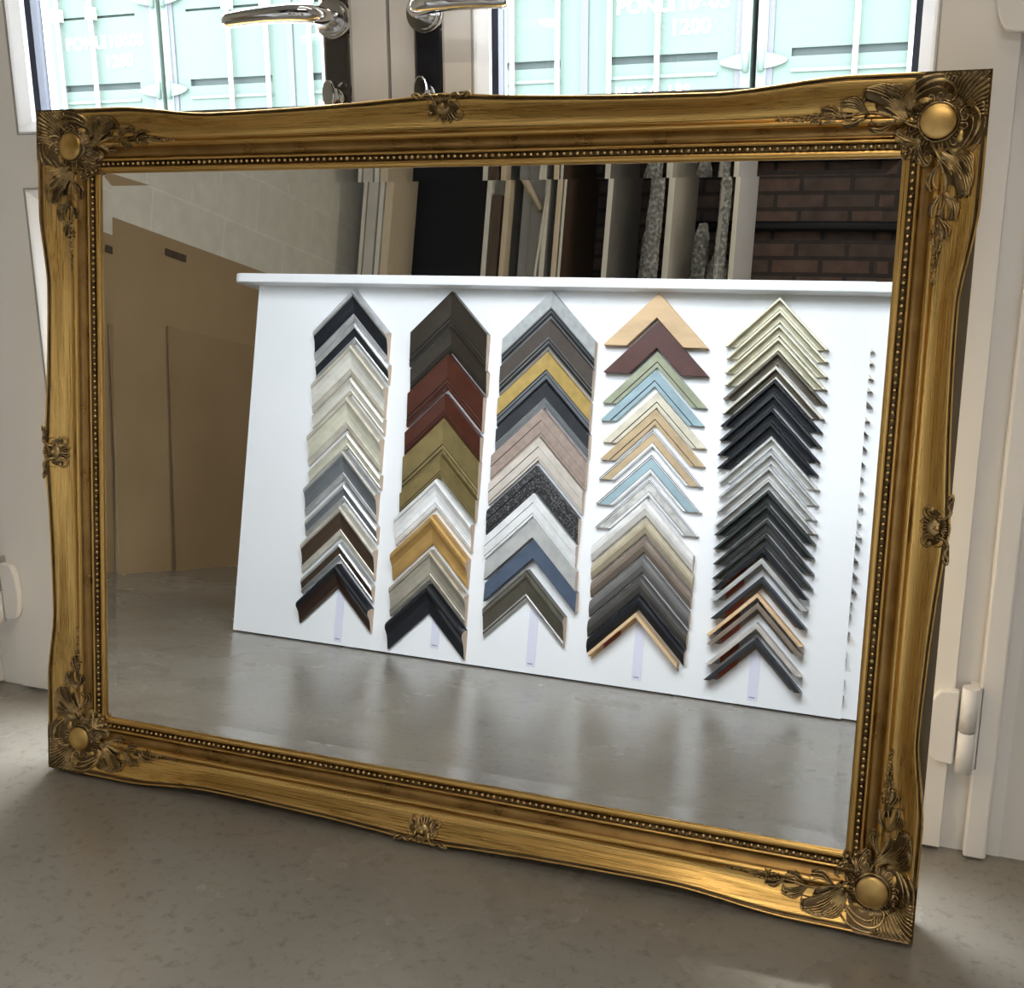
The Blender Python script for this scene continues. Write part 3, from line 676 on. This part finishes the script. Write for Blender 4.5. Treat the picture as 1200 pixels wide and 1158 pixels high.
SAMPLES = [
    (1, 0, 0.289, 0.89, 0.076, 0.1, 0.105, 'black and silver, wide'),
    (1, 1, 0.295, 0.81, 0.049, 0.095, 0.109, 'black and silver, narrow'),
    (1, 2, 0.3, 0.755, 0.075, 0.112, 0.091, 'ivory and silver, wide'),
    (1, 3, 0.3, 0.674, 0.041, 0.103, 0.097, 'ivory and silver, narrow'),
    (1, 4, 0.298, 0.626, 0.08, 0.108, 0.096, 'beige and silver, wide'),
    (1, 5, 0.301, 0.536, 0.038, 0.1, 0.101, 'beige and silver, narrow'),
    (1, 6, 0.3, 0.493, 0.073, 0.109, 0.093, 'slate grey and silver, wide'),
    (1, 7, 0.304, 0.41, 0.043, 0.104, 0.098, 'slate grey and silver, narrow'),
    (1, 8, 0.301, 0.355, 0.078, 0.103, 0.102, 'dark brown and silver, wide'),
    (1, 9, 0.303, 0.263, 0.041, 0.101, 0.1, 'dark brown and silver, narrow'),
    (1, 10, 0.303, 0.208, 0.06, 0.101, 0.102, 'dark mahogany with black rounded rim'),
    (2, 0, 0.554, 0.891, 0.085, 0.096, 0.105, 'dark walnut, wide'),
    (2, 1, 0.563, 0.8, 0.053, 0.1, 0.1, 'dark walnut, narrow'),
    (2, 2, 0.56, 0.741, 0.083, 0.099, 0.1, 'red mahogany, wide'),
    (2, 3, 0.561, 0.646, 0.058, 0.1, 0.099, 'red mahogany, narrow'),
    (2, 4, 0.562, 0.586, 0.088, 0.101, 0.099, 'antique olive gold, wide'),
    (2, 5, 0.561, 0.497, 0.053, 0.101, 0.099, 'antique olive gold, narrow'),
    (2, 6, 0.555, 0.44, 0.07, 0.102, 0.1, 'white with stepped edge'),
    (2, 7, 0.553, 0.354, 0.071, 0.1, 0.1, 'bright gold with rounded rim'),
    (2, 8, 0.553, 0.269, 0.075, 0.097, 0.103, 'champagne silver with cushion rim'),
    (2, 9, 0.555, 0.186, 0.071, 0.099, 0.105, 'black with rounded rim'),
    (3, 0, 0.809, 0.896, 0.062, 0.113, 0.115, 'brushed silver, wide'),
    (3, 1, 0.808, 0.831, 0.069, 0.111, 0.117, 'dark bronze with silver inner edge'),
    (3, 2, 0.808, 0.755, 0.067, 0.11, 0.118, 'mottled gold with grey inner edge'),
    (3, 3, 0.809, 0.683, 0.057, 0.108, 0.121, 'charcoal with silver inner edge'),
    (3, 4, 0.803, 0.623, 0.065, 0.107, 0.127, 'rose taupe, grooved'),
    (3, 5, 0.802, 0.556, 0.053, 0.108, 0.124, 'pale cream, grooved'),
    (3, 6, 0.806, 0.49, 0.059, 0.117, 0.111, 'distressed black, grooved'),
    (3, 7, 0.809, 0.426, 0.054, 0.123, 0.103, 'white, grooved'),
    (3, 8, 0.809, 0.367, 0.044, 0.111, 0.114, 'plain light grey'),
    (3, 9, 0.813, 0.318, 0.044, 0.111, 0.116, 'slate blue'),
    (3, 10, 0.807, 0.247, 0.073, 0.107, 0.093, 'dark olive bronze with silver lines'),
    (4, 0, 1.057, 0.896, 0.056, 0.11, 0.13, 'natural light wood, flat'),
    (4, 1, 1.063, 0.834, 0.062, 0.111, 0.129, 'maroon, flat'),
    (4, 2, 1.068, 0.765, 0.034, 0.118, 0.123, 'sage green'),
    (4, 3, 1.067, 0.724, 0.036, 0.119, 0.119, 'pale blue'),
    (4, 4, 1.074, 0.675, 0.034, 0.116, 0.123, 'cream'),
    (4, 5, 1.073, 0.636, 0.034, 0.116, 0.125, 'beige'),
    (4, 6, 1.072, 0.591, 0.039, 0.116, 0.123, 'tan with white lines'),
    (4, 7, 1.07, 0.536, 0.043, 0.113, 0.13, 'pale blue with white lines'),
    (4, 8, 1.074, 0.48, 0.038, 0.118, 0.12, 'marbled grey with white lines'),
    (4, 9, 1.071, 0.435, 0.038, 0.118, 0.116, 'white cushion'),
    (4, 10, 1.07, 0.392, 0.036, 0.11, 0.124, 'champagne cushion'),
    (4, 11, 1.074, 0.35, 0.036, 0.115, 0.116, 'taupe cushion'),
    (4, 12, 1.073, 0.307, 0.038, 0.113, 0.118, 'mid grey cushion'),
    (4, 13, 1.075, 0.262, 0.04, 0.118, 0.111, 'dark grey cushion'),
    (4, 14, 1.076, 0.218, 0.034, 0.119, 0.106, 'gloss black cushion'),
    (4, 15, 1.075, 0.179, 0.02, 0.11, 0.094, 'thin natural wood with red label'),
    (5, 0, 1.324, 0.891, 0.024, 0.1, 0.119, 'pale champagne L-shaped'),
    (5, 1, 1.326, 0.864, 0.025, 0.098, 0.119, 'ivory champagne L-shaped'),
    (5, 2, 1.329, 0.833, 0.023, 0.103, 0.115, 'warm champagne L-shaped'),
    (5, 3, 1.331, 0.806, 0.028, 0.105, 0.112, 'deeper champagne L-shaped'),
    (5, 4, 1.332, 0.776, 0.028, 0.106, 0.114, 'dark pewter L-shaped'),
    (5, 5, 1.331, 0.744, 0.028, 0.106, 0.112, 'pewter with gold rim'),
    (5, 6, 1.331, 0.715, 0.03, 0.107, 0.11, 'black L-shaped'),
    (5, 7, 1.332, 0.684, 0.028, 0.108, 0.109, 'satin black L-shaped'),
    (5, 8, 1.329, 0.652, 0.028, 0.105, 0.113, 'black L-shaped with raised rim'),
    (5, 9, 1.33, 0.622, 0.028, 0.105, 0.111, 'jet black L-shaped'),
    (5, 10, 1.331, 0.592, 0.026, 0.098, 0.117, 'white silver L-shaped'),
    (5, 11, 1.334, 0.558, 0.026, 0.1, 0.114, 'pale silver L-shaped'),
    (5, 12, 1.332, 0.527, 0.026, 0.1, 0.115, 'silver grey L-shaped'),
    (5, 13, 1.334, 0.5, 0.026, 0.103, 0.117, 'bright silver L-shaped'),
    (5, 14, 1.336, 0.476, 0.026, 0.105, 0.111, 'dark green-grey L-shaped'),
    (5, 15, 1.337, 0.445, 0.026, 0.106, 0.109, 'graphite L-shaped'),
    (5, 16, 1.336, 0.412, 0.026, 0.1, 0.115, 'grey graphite L-shaped'),
    (5, 17, 1.337, 0.38, 0.026, 0.101, 0.114, 'steel grey L-shaped'),
    (5, 18, 1.335, 0.352, 0.026, 0.097, 0.109, 'black with red label'),
    (5, 19, 1.333, 0.329, 0.026, 0.094, 0.112, 'light grey with red label'),
    (5, 20, 1.338, 0.288, 0.026, 0.098, 0.106, 'charcoal with red label'),
    (5, 21, 1.333, 0.253, 0.026, 0.1, 0.107, 'natural wood with red label'),
    (5, 22, 1.335, 0.232, 0.026, 0.099, 0.106, 'taupe with red label'),
    (5, 23, 1.336, 0.189, 0.026, 0.1, 0.106, 'whitewashed with red label'),
    (5, 24, 1.337, 0.155, 0.026, 0.102, 0.106, 'thin black with red label'),
]

def lac(n, c, r=.35, met=0.0, c2=None, sc=30, st=(1, 1, 1)):
    return noisy(n, tuple(x*.88 for x in c), c2 or tuple(min(1, x*1.1) for x in c), (r, r+.1), met, scale=sc, stretch=st, spec=.32)
K = {
 'silver': lac('silver leaf', (.52, .52, .52), .32, .6), 'black': lac('black lacquer', (.013, .015, .02), .3), 'ivory': lac('ivory paint', (.60, .58, .52)),
 'beige': lac('beige paint', (.55, .53, .42)), 'slate': lac('slate paint', (.13, .14, .15)), 'brown': lac('brown stain', (.06, .038, .024)), 'champ': lac('champagne leaf', (.62, .58, .50), .3, .4),
 'mahog': lac('dark mahogany stain', (.028, .013, .008), .28), 'walnut': lac('dark walnut stain', (.034, .027, .019), .3), 'red': lac('red mahogany stain', (.068, .020, .011), .3),
 'olive': lac('olive gold leaf', (.235, .18, .075), .35, .4), 'white': lac('white paint', (.74, .74, .74)), 'gold': lac('bright gold leaf', (.55, .34, .12), .32, .5), 'csilver': lac('champagne silver leaf', (.48, .44, .36), .3, .5),
 'bsilver': lac('brushed silver', (.42, .43, .43), .35, .3, sc=60), 'bronze': lac('dark bronze', (.07, .055, .045), .4, sc=60), 'mgold': lac('mottled gold', (.45, .31, .10), .35, .3, sc=50), 'char': lac('charcoal', (.03, .032, .037)),
 'rose': lac('rose taupe', (.34, .26, .22), sc=80), 'cream': lac('pale cream', (.58, .52, .46)), 'dist': noisy('distressed black', (.02, .02, .022), (.25, .25, .25), (.4, .5), scale=220, lo=.5, hi=.75), 'lgrey': lac('light grey paint', (.42, .42, .41)),
 'blue': lac('slate blue paint', (.075, .10, .15)), 'olbr': lac('olive bronze', (.11, .10, .075), .35, .3), 'wood': lac('natural light wood', (.66, .46, .27), .5, sc=12, st=(1, 1, 3)), 'maroon': lac('maroon stain', (.085, .032, .026)),
 'sage': lac('sage green paint', (.36, .38, .27)), 'pblue': lac('pale blue paint', (.33, .45, .50)), 'ccream': lac('cream paint', (.68, .63, .50)), 'tan': lac('tan paint', (.52, .39, .24)), 'marble': noisy('marbled grey', (.38, .37, .35), (.68, .67, .64), (.3, .4), scale=50),
 'wcush': lac('warm white paint', (.72, .70, .68)), 'chcush': lac('champagne paint', (.46, .40, .29)), 'taupe': lac('taupe paint', (.22, .175, .14)), 'mgrey': lac('mid grey paint', (.16, .155, .15)), 'dgrey': lac('dark grey paint', (.075, .07, .065)),
 'cgold': lac('pale champagne gold', (.60, .56, .42), .3, .5), 'pewter': lac('dark pewter', (.12, .105, .08), .3, .4), 'wsilver': lac('white silver', (.60, .60, .58), .3, .3), 'ggreen': lac('green grey', (.035, .043, .04)), 'graph': lac('graphite', (.045, .048, .05), .3, .3),
 'steel': lac('steel grey', (.13, .14, .135), .3, .4), 'raw': lac('raw cut wood', (.60, .47, .36), .6), 'label': new_mat('red brown sticker', (.30, .065, .03), .5), 'wash': lac('whitewash', (.50, .46, .42)),
}
# section: list of (fraction across from outer edge, height in mm, material of the band that follows)
def sec(kind, a, b=None, c=None, d=None):
    b = b or a; c = c or a
    if kind == 'scoop':      # silver rim, coloured scoop, stepped silver sight edge
        return [(0, 18, b), (.03, 27, b), (.10, 31, b), (.18, 29, b), (.22, 25, a), (.40, 19, a), (.62, 15, a), (.76, 14.5, b), (.80, 16.5, b), (.86, 14, b), (.92, 13, b), (1, 10, b)], 31
    if kind == 'scoopn':
        return [(0, 14, b), (.06, 20, b), (.22, 22, b), (.30, 20, a), (.50, 16, a), (.72, 13, b), (.80, 14.5, b), (.90, 11, b), (1, 9, b)], 22
    if kind == 'round':      # thick rounded rim falling to a flat
        return [(0, 20, b), (.04, 30, b), (.12, 35, b), (.24, 34, b), (.34, 28, a), (.50, 20, a), (.70, 15, a), (.88, 12, c), (1, 9, c)], 35
    if kind == 'flat':       # wide flat with two dark grooves near the sight edge
        return [(0, 22, a), (.02, 24, a), (.70, 18, b), (.73, 16.5, a), (.76, 18, a), (.84, 17, b), (.87, 15.5, a), (.90, 17, a), (1, 14, a)], 24
    if kind == 'plain':      return [(0, 20, a), (.03, 21.5, a), (.5, 21.5, a), (.97, 21.5, a), (1, 20, a)], 21.5
    if kind == 'inner':      # flat field, bright inner steps
        return [(0, 20, a), (.02, 22, a), (.60, 20, b), (.64, 18, c), (.74, 18, b), (.78, 16, c), (.92, 15, b), (1, 12, b)], 22
    if kind == 'grooved':    return [(0, 20, a), (.03, 22, a), (.40, 21, b), (.43, 18, a), (.46, 18.5, a), (.85, 16, b), (.88, 14, a), (1, 13, a)], 22
    if kind == 'lines':      return [(0, 14, b), (.06, 16, c), (.11, 15, b), (.18, 15, c), (.22, 13.5, a), (.74, 12.5, c), (.78, 14, b), (.92, 14, b), (1, 12, b)], 16
    if kind == 'thin':       return [(0, 15, a), (.06, 16, a), (.62, 14, b), (.70, 12.5, a), (1, 11, a)], 16
    if kind == 'cush':       return [(0, 12, a), (.10, 17, a), (.30, 20, a), (.55, 19, a), (.80, 14, a), (.95, 11, a), (1, 9, a)], 20
    if kind == 'ell':        # tall narrow rim over a low ledge
        return [(0, 24, b), (.05, 26, b), (.26, 26, b), (.32, 24, a), (.36, 10, a), (.80, 9, b), (.84, 11, b), (.97, 11, b), (1, 8, b)], 26
    if kind == 'tall':       return [(0, 28, a), (.10, 29, a), (.48, 29, a), (.54, 27, b), (.56, 4, b), (.96, 3, b), (1, 2, b)], 29
    if kind == 'ollines':    return [(0, 24, b), (.05, 30, b), (.14, 31, c), (.18, 28, b), (.24, 28, b), (.32, 24, a), (.78, 15, c), (.84, 16, b), (.90, 13, c), (1, 9, c)], 31
STY = {
 (1, 0): ('scoop', 'black', 'silver'), (1, 1): ('scoopn', 'black', 'silver'), (1, 2): ('scoop', 'ivory', 'champ'), (1, 3): ('scoopn', 'ivory', 'champ'), (1, 4): ('scoop', 'beige', 'champ'), (1, 5): ('scoopn', 'beige', 'champ'),
 (1, 6): ('scoop', 'slate', 'silver'), (1, 7): ('scoopn', 'slate', 'silver'), (1, 8): ('scoop', 'brown', 'champ'), (1, 9): ('scoopn', 'brown', 'silver'), (1, 10): ('round', 'mahog', 'black', 'brown'),
 (2, 0): ('flat', 'walnut', 'black'), (2, 1): ('flat', 'walnut', 'black'), (2, 2): ('flat', 'red', 'black'), (2, 3): ('flat', 'red', 'black'), (2, 4): ('flat', 'olive', 'black'), (2, 5): ('flat', 'olive', 'black'),
 (2, 6): ('scoop', 'white', 'white'), (2, 7): ('round', 'gold', 'gold'), (2, 8): ('scoop', 'csilver', 'csilver'), (2, 9): ('round', 'black', 'black', 'black'),
 (3, 0): ('inner', 'bsilver', 'silver', 'black'), (3, 1): ('inner', 'bronze', 'silver', 'black'), (3, 2): ('inner', 'mgold', 'black', 'slate'), (3, 3): ('inner', 'char', 'silver', 'slate'), (3, 4): ('grooved', 'rose', 'taupe'), (3, 5): ('grooved', 'cream', 'taupe'),
 (3, 6): ('grooved', 'dist', 'black'), (3, 7): ('grooved', 'white', 'lgrey'), (3, 8): ('plain', 'lgrey'), (3, 9): ('plain', 'blue'), (3, 10): ('ollines', 'olbr', 'olbr', 'silver'),
 (4, 0): ('plain', 'wood'), (4, 1): ('plain', 'maroon'), (4, 2): ('thin', 'sage', 'black'), (4, 3): ('thin', 'pblue', 'black'), (4, 4): ('thin', 'ccream', 'black'), (4, 5): ('thin', 'tan', 'brown'), (4, 6): ('lines', 'tan', 'white', 'black'),
 (4, 7): ('lines', 'pblue', 'white', 'black'), (4, 8): ('lines', 'marble', 'white', 'black'), (4, 9): ('cush', 'wcush'), (4, 10): ('cush', 'chcush'), (4, 11): ('cush', 'taupe'), (4, 12): ('cush', 'mgrey'), (4, 13): ('cush', 'dgrey'), (4, 14): ('cush', 'black'), (4, 15): ('tall', 'wood', 'wood'),
}
e5 = [('cgold', 'cgold'), ('cgold', 'cgold'), ('cgold', 'cgold'), ('cgold', 'cgold'), ('pewter', 'pewter'), ('pewter', 'champ'), ('black', 'black'), ('black', 'char'), ('black', 'black'), ('black', 'black'), ('wsilver', 'wsilver'), ('wsilver', 'silver'), ('silver', 'wsilver'), ('silver', 'wsilver'),
      ('ggreen', 'ggreen'), ('graph', 'ggreen'), ('steel', 'graph'), ('steel', 'graph')]
for i, (a, b) in enumerate(e5): STY[(5, i)] = ('ell', a, b)
for i, a in enumerate(['black', 'lgrey', 'char', 'wood', 'taupe', 'wash', 'char']): STY[(5, 18+i)] = ('tall', a, 'lgrey' if i % 2 else 'taupe')
ORD = ['topmost', 'second from top', 'third from top', 'fourth from top', 'fifth from top', 'sixth from top', 'seventh from top', 'eighth from top', 'ninth from top', 'tenth from top', 'eleventh from top', 'twelfth from top', 'thirteenth from top', 'fourteenth from top',
       'fifteenth from top', 'sixteenth from top', 'seventeenth from top', 'eighteenth from top', 'nineteenth from top', 'twentieth from top', 'fifth from the bottom', 'fourth from the bottom', 'third from the bottom', 'second from the bottom', 'lowest']
CN = ['', 'leftmost column', 'second column', 'middle column', 'fourth column', 'rightmost column']
def sample(col, i, u, z, h, sl, sr, desc):
    st = STY[(col, i)]; prof, top = sec(st[0], *st[1:]); hor = (col == 4 and i < 9) or col == 5
    keys = []
    for _, _, k in prof:
        if k not in keys: keys.append(k)
    mats = [K[k] for k in keys] + [K['raw']]
    s_ = (sl+sr)/2; uc = u + (sr-sl)/2*.5
    t = bench_empty('moulding_sample', uc, z, '%s corner sample, %s in %s' % (desc, ORD[i], CN[col]), 'moulding sample', 'corner samples of frame moulding on the bench front', out=.0)
    for sg in (-1, 1):
        m = MB(); P0 = []; P1 = []
        pr = [(0, .3)] + [(f, hh) for f, hh, _ in prof] + [(1, .3)]
        for f, hh in pr:
            P0.append((0, hh/1000, -f*h))
            d = (s_ - f*h) if hor else s_
            P1.append((sg*d, hh/1000, -f*h - d))
        n = len(pr); mi = [keys.index(prof[0][2])] + [keys.index(k) for _, _, k in prof] + [len(keys)]
        o = 0; m.v += P0 + P1
        for j in range(n):
            k = (j+1) % n
            m.f.append([j, k, n+k, n+j]); m.mi.append(mi[j]); m.sm.append(False)
        m.f.append(list(range(n))); m.mi.append(len(keys)); m.sm.append(False)
        m.f.append(list(range(n, 2*n))); m.mi.append(len(keys) if not hor else mi[1]); m.sm.append(False)
        m.obj('moulding_arm', mats, t)
    if st[0] == 'tall':
        m = MB(); a, b = .35*s_, .72*s_; f = .70*h
        m.add([(-a, .0045, -a-.56*h), (-b, .0045, -b-.56*h), (-b, .0045, -b-1.05*h), (-a, .0045, -a-1.05*h), (-a, .0295, -a-.545*h), (-b, .0295, -b-.545*h)], [(0, 1, 2, 3), (0, 4, 5, 1)])
        m.obj('red_label', K['label'], t)
for r, nx in zip(SAMPLES, SAMPLES[1:] + [None]):
    r = list(r)
    if nx and nx[0] == r[0]: r[4] = min(r[4], (r[3]-nx[3])*.985 - .0005)
    sample(*r)
for k, (u, zt, zb) in enumerate(((.309, .150, .012), (.575, .140, .030), (.823, .175, .019), (1.078, .155, .023), (1.338, .120, .015))):
    t = bench_empty('paper_strip', u, 0, 'pale lilac paper strip hanging below the %s of corner samples' % CN[k+1], 'paper strip', 'paper strips under the sample columns')
    m = MB(); m.box(-.011, .0003, zb, .011, .0012, zt); m.obj('strip', M['paper'], t)
    m = MB(); m.box(-.007, .0012, zb+.006, .006, .0015, zb+.009); m.obj('printed_line', M['ink'], t)

# ------------------------------------------------------------------ sheets leaning on the left wall
def lean(name, y0, y1, zt, xb, th, mat, label, cat, y1t=None, y0t=None, xt=-2.148):
    """a sheet standing on the floor at x = xb, its top edge against the wall at x = -2.15"""
    m = MB(); y0t = y0 if y0t is None else y0t; y1t = y1 if y1t is None else y1t
    m.add([(xb, y0, 0), (xb, y1, 0), (xb-th, y1, 0), (xb-th, y0, 0), (xt+th, y0t, zt), (xt+th, y1t, zt), (xt, y1t, zt), (xt, y0t, zt)],
          [(0, 3, 2, 1), (4, 5, 6, 7), (0, 1, 5, 4), (1, 2, 6, 5), (2, 3, 7, 6), (3, 0, 4, 7)])
    return tag(m.obj(name, mat), label, cat)
lean('hardboard_sheet', -3.25, -2.00, 1.245, -2.072, .006, M['mdf'], 'large brown hardboard sheet leaning on the cream block wall', 'board', y0t=-3.25, y1t=-1.90)
lean('hardboard_sheet', -3.10, -2.30, .915, -2.050, .005, M['mdf2'], 'smaller brown hardboard sheet in front of the large one', 'board', y0t=-3.10, y1t=-2.22, xt=-2.1175)
lean('cream_board', -2.6, -1.965, .98, -2.105, .006, M['cream_board'], 'cream board whose edge shows beside the brown hardboard sheet', 'board', y1t=-1.93)
t = MB(); t.box(-2.1365, -2.325, 1.175, -2.133, -2.20, 1.20); tag(t.obj('torn_tape', M['dark_wood']), 'dark torn strip near the top of the large hardboard sheet', 'tape')

# ------------------------------------------------------------------ timber rack in front of the brick wall
RY0, RY1 = -3.44, -3.95
def upright(x0, x1, mat, label, y1=RY1, y0=RY0, z=2.35, edge=None, group=None):
    t = empty('rack_panel', ((x0+x1)/2, (y0+y1)/2, 0), label, 'rack panel', group); hw = (x1-x0)/2; hd = (y0-y1)/2
    m = MB(); m.box(-hw, -hd, 0, hw, hd-.002, z); m.obj('board', mat, t)
    m = MB(); m.box(-hw, hd-.002, 0, hw, hd, z); m.obj('edge_strip', edge or M['board_edge'], t)
    return t
upright(-2.001, -1.983, M['pale_wood'], 'thin pale divider at the left end of the rack by the block wall', y1=-3.6)
upright(-1.975, -1.925, M['light_board'], 'stack of pale boards at the left end of the rack', y1=-3.62, edge=M['light_board'])
upright(-1.915, -1.893, M['board_edge'], 'whitish upright among the boards left of the dark opening', y1=-3.7)
upright(-1.885, -1.845, M['pale_wood'], 'tan boards bordering the left of the dark opening', y1=-3.7, edge=M['pale_wood'])
upright(-1.375, -1.352, M['light_board'], 'pale edged divider right of the dark opening')
upright(-1.345, -1.300, M['dark_wood'], 'dark fabric wrapped board beside the knotty batten', z=1.72, edge=M['dark_wood'], y1=-3.6)
upright(-1.288, -1.263, M['pale_wood'], 'knotty pale softwood batten with diagonal brace', y1=-3.50, edge=M['pale_wood'])
upright(-1.258, -1.16, M['light_board'], 'broad pale board behind the knotty batten', y0=-3.60, y1=-3.62, edge=M['light_board'])
upright(-1.185, -1.105, M['grey_board'], 'broad dark grey board in the rack', y0=-3.52, y1=-3.54, edge=M['grey_board'])
upright(-1.097, -1.075, M['grey_board'], 'white edged grey divider next to the yellow batten')
upright(-1.041, -1.017, M['pale_wood'], 'yellowish softwood batten left of the brown panel', y1=-3.50, edge=M['pale_wood'])
upright(-1.010, -.998, M['dark_wood'], 'dark brown panel behind the yellowish batten')
upright(-.809, -.786, M['grey_board'], 'white edged grey divider in the middle of the rack')
upright(-.541, -.515, M['light_board'], 'white edged beige divider right of the tall wrapped bundle')
upright(-.258, -.238, M['white'], 'white edged divider at the right end of the rack beside the brickwork')
def stick(name, a, b, w, mat, label, cat, group=None):
    m = MB(); m.tube([a, b], w, 4); return tag(m.obj(name, mat), label, cat, group)
stick('diagonal_brace', (-1.24, -3.47, 1.84), (-1.12, -3.48, 1.66), .016, M['pale_wood'], 'short diagonal softwood brace beside the knotty batten', 'brace')
stick('leaning_stick', (-1.19, -3.38, 0.01), (-1.065, -3.41, 1.9), .007, M['light_board'], 'thin pale stick leaning against the grey divider', 'stick')
def bundle(x, y, top, lean_x, n, label, seed, w=.020):
    """mouldings bound together in shiny plastic wrap"""
    rg = random.Random(seed); t = empty('wrapped_bundle', (x, y, 0), label, 'wrapped bundle', 'plastic wrapped bundles of moulding in the rack')
    for k in range(n):
        m = MB(); dx = (k-(n-1)/2)*w; h = top - .10*rg.random(); dy = rg.uniform(-.01, .01)
        m.add([(dx-w*.45, dy-.015, 0.002), (dx+w*.45, dy-.015, .002), (dx+w*.45, dy+.015, .002), (dx-w*.45, dy+.015, .002), (dx-w*.45+lean_x, dy-.045, h), (dx+w*.45+lean_x, dy-.045, h), (dx+w*.45+lean_x, dy-.015, h), (dx-w*.45+lean_x, dy-.015, h)],
              [(0, 3, 2, 1), (4, 5, 6, 7), (0, 1, 5, 4), (1, 2, 6, 5), (2, 3, 7, 6), (3, 0, 4, 7)])
        m.obj('moulding_length', M['grey_board'] if (k+seed) % 3 else M['pale_wood'], t)
    rings = []; N = 30; W = n*w/2 + .006
    for j in range(N+1):
        f = j/N; z = .004 + (top+.01)*f; cx = lean_x*f; cy = -.03*f; ring = []
        for q_ in range(14):
            a = 2*math.pi*q_/14; rr = 1 + rg.uniform(-.10, .10)
            if j == N: rr *= .55
            ring.append((cx + W*rr*math.copysign(abs(math.cos(a))**.5, math.cos(a)), cy + .024*rr*math.copysign(abs(math.sin(a))**.5, math.sin(a)), z + rg.uniform(-.008, .008)*(0 < j)))
        rings.append(ring)
    m = MB(); m.loft(rings); m.obj('plastic_wrap', M['wrap'], t)
bundle(-.645, -3.55, 1.60, .01, 3, 'low wrapped bundle with crinkled top beside the tall one', 3)
bundle(-.60, -3.36, 2.1, .03, 2, 'tall narrow wrapped bundle left of the beige divider', 4, .024)
bundle(-.44, -3.62, 1.62, .02, 3, 'wrapped bundle leaning right of the beige divider', 5)
bundle(-.335, -3.60, 1.48, .00, 4, 'low crinkled wrapped bundle next to the right end divider', 6)
bundle(-.310, -3.39, 1.80, .02, 2, 'tall wrapped bundle against the right end divider', 8, .016)

t = box('opening_shade_sheet', (-2.06, -3.99, 0.001), (-1.50, -3.975, 2.3), new_mat('black opening shade', (.012, .013, .016), .6)); tag(t, 'large black sheet standing in for the shade of the rack opening', 'board')  # painted shade: black sheet where the brick wall only lies in shade
m = MB(); m.cyl((-.62, -3.972, 1.705), (3.05, -3.972, 1.705), .024, 12); tag(m.obj('wall_pipe', M['black']), 'black horizontal pipe running along the brick wall', 'pipe')
